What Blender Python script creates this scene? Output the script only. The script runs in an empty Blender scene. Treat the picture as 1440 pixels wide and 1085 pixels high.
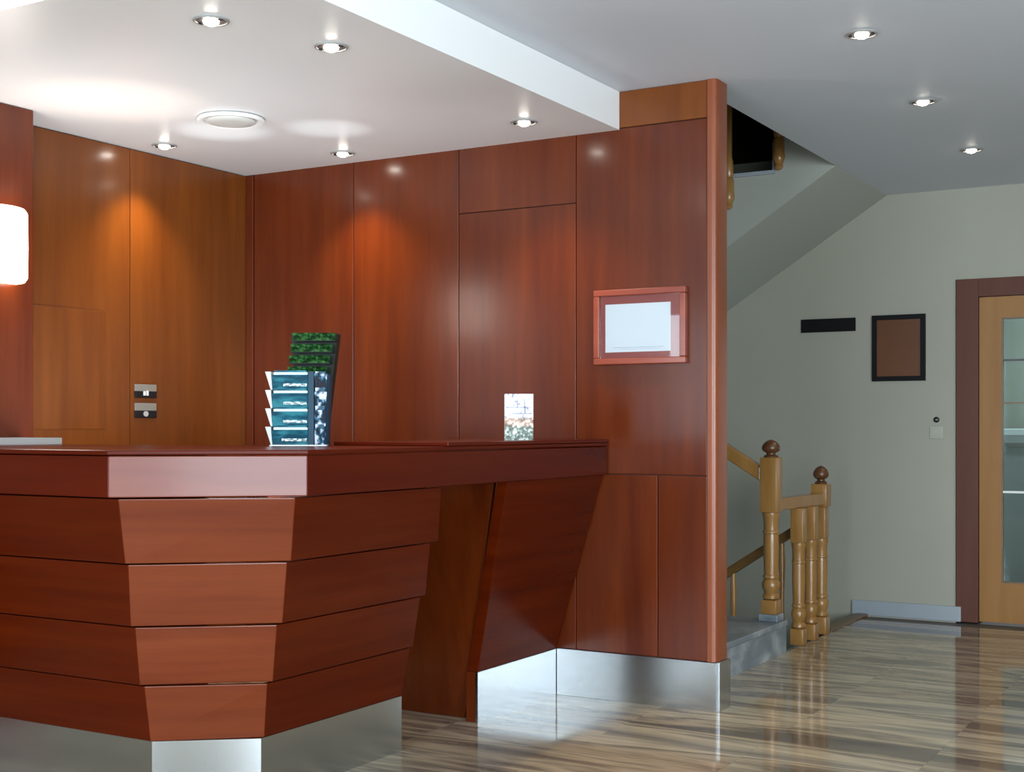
import bpy, bmesh, math, random
from mathutils import Vector, Matrix
random.seed(7)
S = bpy.context.scene
C = S.collection

# ------------------------------------------------------------------ camera
TH = 0.5285
cd = bpy.data.cameras.new('camera')
cd.sensor_width = 36.0
cd.lens = 47.06
cd.shift_y = 0.0391
cd.clip_start = 0.05
cam = bpy.data.objects.new('camera', cd)
cam.location = (0, 0, 1.2)
cam.rotation_euler = (math.pi / 2, 0, TH)
C.objects.link(cam)
S.camera = cam

# ------------------------------------------------------------------ world, view, daylight
w = bpy.data.worlds.new('world')
S.world = w
w.use_nodes = True
w.node_tree.nodes['Background'].inputs[0].default_value = (0.75, 0.87, 1.0, 1)
w.node_tree.nodes['Background'].inputs[1].default_value = 0.6
S.view_settings.view_transform = 'Standard'
S.view_settings.look = 'None'
S.view_settings.gamma = 1.0
S.view_settings.use_curve_mapping = False
S.view_settings.exposure = 0.5


def area(name, loc, rot, sx, sy, power, col):
    l = bpy.data.lights.new(name, 'AREA')
    l.shape = 'RECTANGLE'
    l.size = sx
    l.size_y = sy
    l.energy = power
    l.color = col
    o = bpy.data.objects.new(name, l)
    o.location = loc
    o.rotation_euler = rot
    C.objects.link(o)
    return o


DAY = (0.78, 0.90, 1.0)
# daylight coming in through the glazing of the front wall (behind the camera) and of the right wall, plus one added front light
area('daylight_entrance', (2.1, -2.33, 1.3), (math.pi / 2, 0, 0), 2.2, 2.3, 135, DAY)
area('daylight_window', (-5.25, -2.33, 1.25), (math.pi / 2, 0, 0), 0.7, 2.2, 22, DAY)
area('added_front_fill', (-1.75, -2.33, 1.55), (math.pi / 2, 0, 0), 2.4, 1.7, 190, DAY)  # fill added to brighten the back wall, no known window there
area('daylight_side', (3.33, 0.6, 1.35), (math.pi / 2, 0, math.pi / 2), 2.6, 2.0, 270, DAY)


# unseen lights added behind the counter to make bright patches on the soffit
area('added_soffit_uplight', (-3.80, 3.95, 0.85), (math.pi, 0, 0), 0.9, 0.35, 13, (0.9, 0.96, 1.0))
for nm, px, py, pw, ang, col in (('added_soffit_spot', -4.05, 4.42, 42, 17, (0.86, 0.95, 1.0)), ('added_soffit_spot', -3.62, 4.62, 34, 15, (0.86, 0.95, 1.0)),
                                 ('added_soffit_spot', -4.05, 3.80, 40, 30, (1.0, 0.80, 0.66))):
    gl_ = bpy.data.lights.new(nm, 'SPOT')
    gl_.energy = pw
    gl_.color = col
    gl_.spot_size = math.radians(ang)
    gl_.spot_blend = 1.0
    gl_.shadow_soft_size = 0.02
    go_ = bpy.data.objects.new(nm, gl_)
    go_.location = (px, py, 0.80)
    go_.rotation_euler = (math.pi, 0, 0)
    C.objects.link(go_)


# ------------------------------------------------------------------ materials
def mat(name):
    m = bpy.data.materials.new(name)
    m.use_nodes = True
    nt = m.node_tree
    return m, nt, nt.nodes['Principled BSDF']


def plain(name, col, rough=0.5, metal=0.0, emit=None, es=0.0, spec=0.5, vary=0.0):
    m, nt, b = mat(name)
    b.inputs['Base Color'].default_value = (*col, 1)
    b.inputs['Roughness'].default_value = rough
    b.inputs['Metallic'].default_value = metal
    b.inputs['Specular IOR Level'].default_value = spec
    if emit:
        b.inputs['Emission Color'].default_value = (*emit, 1)
        b.inputs['Emission Strength'].default_value = es
    if vary > 0:
        tc = nt.nodes.new('ShaderNodeTexCoord')
        n = nt.nodes.new('ShaderNodeTexNoise')
        n.inputs['Scale'].default_value = 3.0
        n.inputs['Detail'].default_value = 4
        r = nt.nodes.new('ShaderNodeValToRGB')
        r.color_ramp.elements[0].position = 0.3
        r.color_ramp.elements[1].position = 0.7
        r.color_ramp.elements[0].color = (*[c * (1 - vary) for c in col], 1)
        r.color_ramp.elements[1].color = (*[min(1, c * (1 + vary)) for c in col], 1)
        nt.links.new(tc.outputs['Object'], n.inputs['Vector'])
        nt.links.new(n.outputs['Fac'], r.inputs['Fac'])
        nt.links.new(r.outputs['Color'], b.inputs['Base Color'])
    return m


def wood(name, dark, light, scale, rough=0.2, coat=0.0, spec=0.5, bump=0.0):
    """grain: scale is the (x, y, z) frequency, the low one runs along the grain"""
    m, nt, b = mat(name)
    N, L = nt.nodes, nt.links
    tc = N.new('ShaderNodeTexCoord')
    oi = N.new('ShaderNodeObjectInfo')
    add = N.new('ShaderNodeVectorMath')
    add.operation = 'ADD'
    mul = N.new('ShaderNodeVectorMath')
    mul.operation = 'MULTIPLY'
    mul.inputs[1].default_value = scale
    comb = N.new('ShaderNodeMath')
    comb.operation = 'MULTIPLY'
    comb.inputs[1].default_value = 37.0
    L.new(oi.outputs['Random'], comb.inputs[0])
    L.new(tc.outputs['Object'], mul.inputs[0])
    L.new(mul.outputs[0], add.inputs[0])
    L.new(comb.outputs[0], add.inputs[1])
    n1 = N.new('ShaderNodeTexNoise')
    n1.inputs['Scale'].default_value = 1.0
    n1.inputs['Detail'].default_value = 7
    n1.inputs['Roughness'].default_value = 0.62
    n1.inputs['Distortion'].default_value = 0.12
    L.new(add.outputs[0], n1.inputs['Vector'])
    r = N.new('ShaderNodeValToRGB')
    r.color_ramp.elements[0].position = 0.28
    r.color_ramp.elements[1].position = 0.75
    r.color_ramp.elements[0].color = (*dark, 1)
    r.color_ramp.elements[1].color = (*light, 1)
    L.new(n1.outputs['Fac'], r.inputs['Fac'])
    L.new(r.outputs['Color'], b.inputs['Base Color'])
    b.inputs['Roughness'].default_value = rough
    b.inputs['Specular IOR Level'].default_value = spec
    b.inputs['Coat Weight'].default_value = coat
    b.inputs['Coat Roughness'].default_value = 0.12
    if bump:
        bp = N.new('ShaderNodeBump')
        bp.inputs['Strength'].default_value = bump
        bp.inputs['Distance'].default_value = 0.002
        L.new(n1.outputs['Fac'], bp.inputs['Height'])
        L.new(bp.outputs[0], b.inputs['Normal'])
    return m


CH_D = (0.066, 0.0088, 0.0012)
CH_L = (0.126, 0.0220, 0.0028)
M = {}
M['cherry_v'] = wood('cherry_veneer_upright', CH_D, CH_L, (9, 9, 0.7), 0.24, 0.12, spec=0.4)
M['cherry_lamplit'] = wood('cherry_veneer_lamplit', (0.110, 0.026, 0.0026), (0.185, 0.049, 0.0052), (9, 9, 0.7), 0.24, 0.12, spec=0.4)  # orange of the lamplit left wall put into the colour; header shares it
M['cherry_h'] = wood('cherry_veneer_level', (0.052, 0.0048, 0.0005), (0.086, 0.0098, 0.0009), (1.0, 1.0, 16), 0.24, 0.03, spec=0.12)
M['cherry_f'] = wood('cherry_veneer_corner_sheen', (0.105, 0.0165, 0.0045), (0.165, 0.033, 0.009), (1.0, 1.0, 16), 0.26, 0.2)  # same cherry, window sheen on the corner put into a lighter colour
M['cherry_band_sheen'] = wood('cherry_band_corner_sheen', (0.120, 0.022, 0.012), (0.17, 0.040, 0.022), (1.0, 1.0, 14), 0.3, 0.2, spec=0.5)  # corner band lightened to imitate the reflected window
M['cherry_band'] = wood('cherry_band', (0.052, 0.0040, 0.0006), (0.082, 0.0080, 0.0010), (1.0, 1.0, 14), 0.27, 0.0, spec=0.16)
M['cherry_trim'] = wood('cherry_solid_trim', (0.17, 0.036, 0.010), (0.25, 0.065, 0.020), (8, 8, 0.8), 0.3, 0.0)
M['groove'] = plain('dark_groove', (0.035, 0.010, 0.004), 0.7)
M['steel'] = None
m, nt, b = mat('brushed_steel')
b.inputs['Base Color'].default_value = (0.52, 0.54, 0.55, 1)
b.inputs['Metallic'].default_value = 1
b.inputs['Roughness'].default_value = 0.27
b.inputs['Anisotropic'].default_value = 0.55
b.inputs['Anisotropic Rotation'].default_value = 0.25
tc = nt.nodes.new('ShaderNodeTexCoord')
mp = nt.nodes.new('ShaderNodeMapping')
mp.inputs['Scale'].default_value = (90, 90, 2)
n = nt.nodes.new('ShaderNodeTexNoise')
n.inputs['Scale'].default_value = 1
n.inputs['Detail'].default_value = 3
mr = nt.nodes.new('ShaderNodeMapRange')
mr.inputs[3].default_value = 0.19
mr.inputs[4].default_value = 0.22
nt.links.new(tc.outputs['Object'], mp.inputs[0])
nt.links.new(mp.outputs[0], n.inputs['Vector'])
nt.links.new(n.outputs['Fac'], mr.inputs[0])
nt.links.new(mr.outputs[0], b.inputs['Roughness'])
M['steel'] = m
M['plaster'] = plain('shaded_white_ceiling_paint', (0.63, 0.66, 0.71), 0.55, spec=0.3)  # white paint greyed and blued to imitate the shaded ceiling
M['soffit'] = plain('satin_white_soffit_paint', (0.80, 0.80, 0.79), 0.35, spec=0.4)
M['wallpaint'] = plain('pale_green_grey_paint', (0.362, 0.355, 0.288), 0.6, spec=0.25, vary=0.02)
M['stair_paint'] = plain('stair_plaster', (0.40, 0.41, 0.36), 0.6, spec=0.25)
M['white'] = plain('white_paint', (0.8, 0.8, 0.78), 0.5)
M['black'] = plain('black_plastic', (0.006, 0.006, 0.007), 0.35)
M['blackmat'] = plain('black_matt', (0.004, 0.004, 0.0045), 0.6, spec=0.2)
M['void'] = plain('unlit_upper_void', (0.012, 0.010, 0.006), 0.7, spec=0.1)  # near-black colour stands for the unlit space above
M['bulb'] = plain('halogen_bulb', (1, 0.95, 0.85), 0.3, emit=(1, 0.93, 0.82), es=28)
M['lampglass'] = plain('opal_glass_lit', (1, 1, 1), 0.3, emit=(1, 0.87, 0.77), es=7)
M['ring'] = plain('lamp_housing', (0.05, 0.04, 0.04), 0.5)
M['whitering'] = plain('white_ring', (0.82, 0.82, 0.8), 0.4)
M['lampring'] = plain('grey_lamp_ring', (0.30, 0.30, 0.29), 0.4)
M['vent'] = plain('vent_enamel', (0.62, 0.62, 0.58), 0.4)
M['paper'] = plain('white_paper', (0.90, 0.93, 0.97), 0.6)
M['ink'] = plain('pale_grey_ink', (0.45, 0.50, 0.60), 0.6)
M['mauve_mat'] = wood('mauve_red_board', (0.34, 0.068, 0.058), (0.40, 0.085, 0.072), (3, 3, 3), 0.25, 0.6)
M['frame_red'] = wood('cherry_frame_wood', (0.20, 0.035, 0.018), (0.28, 0.06, 0.03), (3, 3, 12), 0.22, 0.5)
M['brownboard'] = wood('brown_board', (0.10, 0.030, 0.005), (0.14, 0.045, 0.008), (2, 2, 2), 0.5)
M['doorframe'] = wood('red_brown_door_frame', (0.10, 0.038, 0.026), (0.13, 0.050, 0.034), (12, 12, 1), 0.45, spec=0.15)
M['doorleaf'] = wood('honey_door_wood', (0.28, 0.125, 0.032), (0.34, 0.165, 0.048), (14, 14, 0.9), 0.4, spec=0.25)
M['stair_wood'] = wood('turned_pine', (0.25, 0.115, 0.026), (0.38, 0.20, 0.058), (16, 16, 2.0), 0.3, 0.3)
M['stair_wood_dark'] = wood('stained_finial', (0.08, 0.026, 0.008), (0.15, 0.06, 0.02), (16, 16, 5), 0.35, 0.2)
M['rail_dark'] = wood('dark_rail_wood', (0.10, 0.05, 0.013), (0.17, 0.09, 0.025), (3, 12, 12), 0.35)
M['grey_plastic'] = plain('grey_plastic', (0.22, 0.20, 0.17), 0.4)
M['pale_grey'] = plain('pale_grey_plastic', (0.42, 0.41, 0.39), 0.3)
M['switch'] = plain('pale_switch_plastic', (0.385, 0.385, 0.31), 0.4)
M['door_glass'] = None


def thin_glass(name, tint, rough, ior=1.5):
    m = bpy.data.materials.new(name)
    m.use_nodes = True
    nt = m.node_tree
    nt.nodes.clear()
    out = nt.nodes.new('ShaderNodeOutputMaterial')
    tr = nt.nodes.new('ShaderNodeBsdfTransparent')
    tr.inputs[0].default_value = (*tint, 1)
    gl = nt.nodes.new('ShaderNodeBsdfGlossy')
    gl.inputs['Roughness'].default_value = rough
    fr = nt.nodes.new('ShaderNodeFresnel')
    fr.inputs[0].default_value = ior
    mx = nt.nodes.new('ShaderNodeMixShader')
    nt.links.new(fr.outputs[0], mx.inputs[0])
    nt.links.new(tr.outputs[0], mx.inputs[1])
    nt.links.new(gl.outputs[0], mx.inputs[2])
    nt.links.new(mx.outputs[0], out.inputs[0])
    return m


M['door_glass'] = thin_glass('tinted_door_glass', (0.72, 0.82, 0.82), 0.06, 1.6)
M['pic_glass'] = thin_glass('picture_glass', (0.97, 0.98, 0.98), 0.02)


def stone(name, stops, scale, rough, off=41.0, coat=0.0, world=False):
    m, nt, b = mat(name)
    N, L = nt.nodes, nt.links
    tc = N.new('ShaderNodeTexCoord')
    oi = N.new('ShaderNodeObjectInfo')
    k = N.new('ShaderNodeMath')
    k.operation = 'MULTIPLY'
    k.inputs[1].default_value = off
    L.new(oi.outputs['Random'], k.inputs[0])
    mul = N.new('ShaderNodeVectorMath')
    mul.operation = 'MULTIPLY'
    mul.inputs[1].default_value = scale
    if world:      # the slabs are cut from one block: the veins nearly run on from tile to tile
        geo = N.new('ShaderNodeNewGeometry')
        L.new(geo.outputs['Position'], mul.inputs[0])
        k.inputs[1].default_value = 0.30
    else:
        L.new(tc.outputs['Object'], mul.inputs[0])
    add = N.new('ShaderNodeVectorMath')
    add.operation = 'ADD'
    L.new(mul.outputs[0], add.inputs[0])
    L.new(k.outputs[0], add.inputs[1])
    n1 = N.new('ShaderNodeTexNoise')
    n1.inputs['Scale'].default_value = 1
    n1.inputs['Detail'].default_value = 5
    n1.inputs['Roughness'].default_value = 0.55
    n1.inputs['Distortion'].default_value = 0.5
    L.new(add.outputs[0], n1.inputs['Vector'])
    r = N.new('ShaderNodeValToRGB')
    els = r.color_ramp.elements
    els[0].position, els[0].color = stops[0][0], (*stops[0][1], 1)
    els[1].position, els[1].color = stops[-1][0], (*stops[-1][1], 1)
    for p, c in stops[1:-1]:
        e = els.new(p)
        e.color = (*c, 1)
    L.new(n1.outputs['Fac'], r.inputs['Fac'])
    L.new(r.outputs['Color'], b.inputs['Base Color'])
    b.inputs['Roughness'].default_value = rough
    b.inputs['Coat Weight'].default_value = coat
    b.inputs['Coat Roughness'].default_value = 0.04
    return m


M['marble'] = stone('striped_beige_marble',
                    [(0.26, (0.075, 0.062, 0.053)), (0.38, (0.16, 0.130, 0.100)), (0.45, (0.40, 0.32, 0.215)), (0.50, (0.17, 0.142, 0.112)),
                     (0.56, (0.47, 0.39, 0.27)), (0.64, (0.24, 0.205, 0.162)), (0.75, (0.10, 0.086, 0.075))],
                    (0.50, 3.9, 1.0), 0.07, world=True)
M['grout'] = plain('floor_joint', (0.12, 0.10, 0.085), 0.6)
M['bluestone'] = stone('blue_grey_stair_stone',
                       [(0.3, (0.11, 0.14, 0.165)), (0.5, (0.19, 0.22, 0.24)), (0.7, (0.36, 0.39, 0.39))],
                       (5.0, 5.0, 9.0), 0.3)
M['base_marble'] = stone('pale_blue_skirting', [(0.3, (0.30, 0.335, 0.37)), (0.7, (0.36, 0.40, 0.43))], (3, 3, 3), 0.3)


# ------------------------------------------------------------------ mesh helpers
def box(bm, x0, x1, y0, y1, z0, z1, bev=0.0):
    vs = [bm.verts.new(p) for p in ((x0, y0, z0), (x1, y0, z0), (x1, y1, z0), (x0, y1, z0),
                                    (x0, y0, z1), (x1, y0, z1), (x1, y1, z1), (x0, y1, z1))]
    fs = [bm.faces.new([vs[i] for i in q]) for q in
          ((0, 3, 2, 1), (4, 5, 6, 7), (0, 1, 5, 4), (1, 2, 6, 5), (2, 3, 7, 6), (3, 0, 4, 7))]
    if bev:
        es = list({e for f in fs for e in f.edges})
        bmesh.ops.bevel(bm, geom=es, offset=bev, segments=2, affect='EDGES', profile=0.5)


def hexa(bm, lo, hi, bev=0.0):
    """lo, hi: four corner points each (same winding, counter-clockwise seen from above)"""
    a = [bm.verts.new(p) for p in lo]
    c = [bm.verts.new(p) for p in hi]
    fs = [bm.faces.new(a[::-1]), bm.faces.new(c)]
    for i in range(4):
        j = (i + 1) % 4
        fs.append(bm.faces.new((a[i], a[j], c[j], c[i])))
    if bev:
        es = list({e for f in fs for e in f.edges})
        bmesh.ops.bevel(bm, geom=es, offset=bev, segments=2, affect='EDGES', profile=0.5)


def prism(bm, pts, d0, d1, axis='z', bev=0.0):
    """extrude the 2-D outline pts along an axis"""
    def P(u, v, d):
        return {'z': (u, v, d), 'y': (u, d, v), 'x': (d, u, v)}[axis]
    a = [bm.verts.new(P(u, v, d0)) for u, v in pts]
    c = [bm.verts.new(P(u, v, d1)) for u, v in pts]
    fs = [bm.faces.new(a[::-1]), bm.faces.new(c)]
    n = len(pts)
    for i in range(n):
        j = (i + 1) % n
        fs.append(bm.faces.new((a[i], a[j], c[j], c[i])))
    if bev:
        es = list({e for f in fs[:2] for e in f.edges})
        bmesh.ops.bevel(bm, geom=es, offset=bev, segments=2, affect='EDGES', profile=0.5)
    bmesh.ops.recalc_face_normals(bm, faces=[f for f in bm.faces])


def lathe(bm, prof, n=20, cx=0.0, cy=0.0, half=False):
    rings = []
    cnt = n + 1 if half else n
    for r, z in prof:
        ring = []
        for i in range(cnt):
            t = (math.pi if half else 2 * math.pi) * i / n - (math.pi / 2 if half else 0)
            ring.append(bm.verts.new((cx + r * math.cos(t), cy + r * math.sin(t), z)))
        rings.append(ring)
    for k in range(len(rings) - 1):
        for i in range(n):
            j = i + 1 if half else (i + 1) % n
            bm.faces.new((rings[k][i], rings[k][j], rings[k + 1][j], rings[k + 1][i]))
    bm.faces.new(rings[0][::-1])
    bm.faces.new(rings[-1])
    bmesh.ops.recalc_face_normals(bm, faces=bm.faces[:])


def obj(name, bm, m, parent=None, loc=None, smooth=False):
    """one mesh object; vertices are in world space and get moved into the parent's frame"""
    me = bpy.data.meshes.new(name)
    off = Vector((0, 0, 0))
    if parent is not None:
        off = WL[parent.name]
    if loc is not None:
        off = off + Vector(loc)
    bmesh.ops.recalc_face_normals(bm, faces=bm.faces[:])
    bm.to_mesh(me)
    bm.free()
    if smooth:
        for p in me.polygons:
            p.use_smooth = True
        try:
            me.set_sharp_from_angle(angle=math.radians(40))
        except Exception:
            pass
    me.materials.append(m)
    o = bpy.data.objects.new(name, me)
    C.objects.link(o)
    if parent is not None:
        o.parent = parent
        # world-space vertices -> parent frame
        me.transform(PI_[parent.name])
    WL[o.name] = Vector((0, 0, 0))
    PI_[o.name] = PI_[parent.name].copy() if parent is not None else Matrix.Identity(4)
    return o


WL, PI_ = {}, {}


def tag(o, label, cat, group=None):
    o['label'] = label
    o['category'] = cat
    if group:
        o['group'] = group
    return o


def thing(name, label, cat, loc, rz=0.0, group=None, local=False):
    o = bpy.data.objects.new(name, None)
    o.empty_display_size = 0.1
    o.location = loc
    o.rotation_euler = (0, 0, rz)
    C.objects.link(o)
    WL[o.name] = Vector((0, 0, 0))
    mw = Matrix.Translation(loc) @ Matrix.Rotation(rz, 4, 'Z')
    PI_[o.name] = Matrix.Identity(4) if local else mw.inverted()
    return tag(o, label, cat, group)


def struct(name, bm, m):
    o = obj(name, bm, m)
    o['kind'] = 'structure'
    return o


def B(*a, bev=0.0):
    bm = bmesh.new()
    box(bm, *a, bev=bev)
    return bm


# ------------------------------------------------------------------ key planes (metres)
YW = 5.277      # face of the cherry wall behind the desk
XL = -4.670     # face of the cherry wall on the left
XF = -2.539     # soffit fascia
ZS = 2.491      # underside of the soffit
ZC = 2.658      # main ceiling
YR = 8.496      # far plaster wall
XO = -2.216     # edge of the ceiling opening over the stairs
YI = 7.389      # inner edge of the upper flight
XE = -2.33      # floor edge at the stairwell

# ------------------------------------------------------------------ floor
bm = bmesh.new()
box(bm, -8.0, 3.6, -2.6, 5.41, -0.25, -0.012)
box(bm, XE, 3.6, 5.41, YR + 2.4, -0.25, -0.012)
floor = struct('floor', bm, M['grout'])
tile_me = None
T = 0.60
ox = XE + 0.0
for i in range(-9, 9):
    for j in range(0, 20):
        x0 = ox + i * T
        y0 = -2.6 + 0.07 + j * T
        x1, y1 = x0 + T, y0 + T
        if x0 < -4.75 and y1 > 2.4:
            continue
        if y1 > YR + 0.3 or x1 > 3.5 or x0 < -6.6:
            continue
        cyy = y0
        if x1 <= XE + 0.01 and y1 > 5.41:
            continue
        if tile_me is None:
            o = obj('tile', B(0.0004, T - 0.0004, 0.0004, T - 0.0004, -0.012, 0.0), M['marble'], floor)
            tile_me = o.data
        else:
            o = bpy.data.objects.new('tile', tile_me)
            C.objects.link(o)
            o.parent = floor
        o.location = (x0, y0, 0)
# cut row of tiles that meets the cherry wall (left of the stair edge)
yc = -2.6 + 0.07 + 13 * T
for i in range(-9, 0):
    x0 = ox + i * T
    if x0 < -4.75 or yc > 5.40:
        continue
    obj('tile', B(x0 + 0.0008, x0 + T - 0.0004, yc + 0.0008, 5.40, -0.012, 0.0), M['marble'], floor)

# ------------------------------------------------------------------ walls
core = bmesh.new()
box(core, XL - 0.16, -2.135, YW + 0.015, 5.405, 0.0, ZC)
wall_back = struct('wall_back', core, M['groove'])


def panel(parent, x0, x1, z0, z1, m=None, name='panel'):
    g = 0.002
    obj(name, B(x0 + g, x1 - g, YW, YW + 0.015, z0 + g, z1 - g, bev=0.0018), m or M['cherry_v'], parent)


ZK = 0.2075
XJ = [-4.619, -3.982, -3.370, -2.752, -2.131]
obj('corner_strip', B(XL + 0.003, XJ[0] - 0.002, YW - 0.006, YW + 0.015, 0, ZC - 0.17, bev=0.003), M['cherry_v'], wall_back)
for a, c in zip(XJ[:2], XJ[1:3]):
    panel(wall_back, a, c, ZK, 2.497)
panel(wall_back, XJ[2], XJ[3], ZK, 2.19)
panel(wall_back, XJ[2], XJ[3], 2.19, 2.497)
panel(wall_back, XJ[3], XJ[4], 0.990, 2.497)
panel(wall_back, XJ[3], -2.357, ZK, 0.990)
panel(wall_back, -2.357, XJ[4], ZK, 0.990)
panel(wall_back, XF - 0.02, XJ[4], 2.497, ZC, M['cherry_lamplit'], name='header_panel')
# rounded end post of the wall
pts = []
r = 0.022
xe, yf = -2.0875, YW - 0.004
pts += [(-2.129, yf)]
for k in range(9):
    t = -math.pi / 2 + k / 8 * math.pi / 2
    pts.append((xe - r + r * math.cos(t), yf + r + r * math.sin(t)))
for k in range(9):
    t = k / 8 * math.pi / 2
    pts.append((xe - r + r * math.cos(t), 5.412 - r + r * math.sin(t)))
pts += [(-2.129, 5.412)]
bm = bmesh.new()
prism(bm, pts, ZK + 0.002, ZC - 0.001, 'z')
obj('end_post', bm, M['cherry_trim'], wall_back, smooth=True)
# steel plinth of the back wall and of its end
obj('steel_plinth', B(-2.846, -2.0865, YW - 0.006, YW + 0.014, 0.0, ZK, bev=0.001), M['steel'], wall_back)
obj('steel_plinth', B(-2.1, -2.0805, YW + 0.0145, 5.418, 0.0, ZK, bev=0.001), M['steel'], wall_back)
# plaster back of that wall, seen only from the stairs
obj('plaster_back', B(XL - 0.16, -2.14, 5.4055, 5.414, -1.4, ZC), M['stair_paint'], wall_back)

core = bmesh.new()
box(core, XL - 0.16, XL - 0.015, 2.3, YW + 0.015, 0.0, ZC)
wall_left = struct('wall_left', core, M['groove'])


def lpanel(y0, y1, z0, z1, name='panel', out=0.0, m=None):
    g = 0.002
    obj(name, B(XL - 0.015 + 0.0, XL + out, y0 + g, y1 - g, z0 + g, z1 - g, bev=0.0018), m or M['cherry_lamplit'], wall_left)


lpanel(3.745, 4.478, 0.0, 2.489)
lpanel(4.478, YW + 0.01, 0.0, 2.489)
o = obj('access_door', B(XL + 0.0005, XL + 0.007, 3.910, 4.323, 1.186, 1.720, bev=0.002), M['cherry_lamplit'], wall_left)
# the projecting pier
obj('pier', B(XL - 0.01, -4.4505, 2.31, 3.741, 0.0, 2.489, bev=0.003), M['cherry_v'], wall_left)

# the lobby behind the camera: left, front and right walls
struct('wall_lobby', B(-8.2, -8.0, -2.6, 2.3, 0, ZC), M['wallpaint'])
struct('wall_corner', B(-8.2, XL - 0.161, 2.301, 2.45, 0, ZC), M['wallpaint'])
bm = bmesh.new()
for x0, x1, z0, z1 in ((-8.0, -5.6, 0, ZC), (-5.6, -4.9, 2.35, ZC), (-4.9, -3.0, 0, ZC), (-3.0, -0.5, 2.45, ZC), (-3.0, -0.5, 0, 0.65), (-0.5, 0.95, 0, ZC), (0.95, 3.2, 2.45, ZC), (3.2, 3.4, 0, ZC),
                       (-5.6, -4.9, 0, 0.15), (0.95, 3.2, 0, 0.15)):
    box(bm, x0, x1, -2.6, -2.4, z0, z1)
struct('wall_front', bm, M['wallpaint'])
bm = bmesh.new()
for y0, y1, z0, z1 in ((-2.6, -0.7, 0, ZC), (-0.7, 1.9, 0, 0.35), (-0.7, 1.9, 2.35, ZC), (1.9, 10.9, 0, ZC)):
    box(bm, 3.4, 3.6, y0, y1, z0, z1)
struct('wall_right', bm, M['wallpaint'])
bm = bmesh.new()
for x in (0.98, 2.08, 3.17):
    box(bm, x - 0.03, x + 0.03, -2.56, -2.46, 0.15, 2.45)
for z in (0.18, 2.42):
    box(bm, 1.01, 3.14, -2.55, -2.47, z - 0.03, z + 0.03)
o = struct('window_1', bm, M['black'])
bm = bmesh.new()
for x in (-5.57, -4.93):
    box(bm, x - 0.03, x + 0.03, -2.56, -2.46, 0.15, 2.35)
for z in (0.18, 2.32):
    box(bm, -5.54, -4.96, -2.55, -2.47, z - 0.03, z + 0.03)
struct('window_2', bm, M['black'])
bm = bmesh.new()
for y in (-0.67, 0.6, 1.87):
    box(bm, 3.46, 3.56, y - 0.03, y + 0.03, 0.35, 2.35)
for z in (0.38, 2.32):
    box(bm, 3.47, 3.55, -0.64, 1.84, z - 0.03, z + 0.03)
struct('window_3', bm, M['black'])
bm = bmesh.new()
for x in (-2.97, -1.75, -0.53):
    box(bm, x - 0.03, x + 0.03, -2.56, -2.46, 0.65, 2.45)
for z in (0.68, 2.42):
    box(bm, -2.94, -0.56, -2.55, -2.47, z - 0.03, z + 0.03)
struct('window_added', bm, M['black'])  # unseen window frame added to go with the front fill

# far plaster wall with its door opening; goes down into the stairwell and up past the ceiling
DX0, DX1, DZ = -1.797, -0.62, 2.100
bm = bmesh.new()
box(bm, -5.4, XO, YR, YR + 0.15, -1.6, 4.6)
box(bm, XO, DX0, YR, YR + 0.15, -0.25, ZC)
box(bm, DX0, DX1, YR, YR + 0.15, DZ, ZC)
box(bm, DX1, 3.4, YR, YR + 0.15, -0.25, ZC)
struct('wall_far', bm, M['wallpaint'])
# left end of the stairwell and the floor above, its unlit shade put into near-black walls
struct('wall_stairwell', B(-5.4, -5.2, 5.415, YR, -1.6, 4.6), M['stair_paint'])
for nm, q in (('wall_shade_lining_back', (-5.19, XO - 0.01, YR - 0.03, YR - 0.002, 2.95, 4.59)), ('wall_upper_front', (-5.19, XO - 0.01, 5.415, 5.44, ZC + 0.26, 4.59)),
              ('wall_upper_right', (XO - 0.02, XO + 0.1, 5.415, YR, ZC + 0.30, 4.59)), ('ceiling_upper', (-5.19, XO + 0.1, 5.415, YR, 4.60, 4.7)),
              ('wall_shade_lining_left', (-5.195, -5.17, 5.44, YR - 0.03, 2.3, 4.59))):
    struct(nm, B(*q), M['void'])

# ------------------------------------------------------------------ ceiling, soffit
bm = bmesh.new()
box(bm, -8.2, 3.6, -2.6, 5.412, ZC, ZC + 0.25)
box(bm, XO, 3.6, 5.412, YR + 0.15, ZC, ZC + 0.25)
box(bm, -5.4, XO, 5.2, 5.412, ZC + 0.25, 4.7)
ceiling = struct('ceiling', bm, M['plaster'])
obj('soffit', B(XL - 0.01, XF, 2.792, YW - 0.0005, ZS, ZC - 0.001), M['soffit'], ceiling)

# ------------------------------------------------------------------ skirting and nosing
bm = bmesh.new()
box(bm, -2.435, -1.762, YR - 0.024, YR - 0.0005, 0.0, 0.0925, bev=0.003)
struct('baseboard_far', bm, M['base_marble'])
bm = bmesh.new()
box(bm, XE - 0.075, XE + 0.0, 7.70, YR - 0.03, -0.05, 0.012, bev=0.006)
struct('trim_1', bm, M['rail_dark'])
bm = bmesh.new()
box(bm, XE - 0.02, XE - 0.001, 6.90, YR, -0.9, -0.06)
struct('trim_2', bm, M['stair_paint'])

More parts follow.
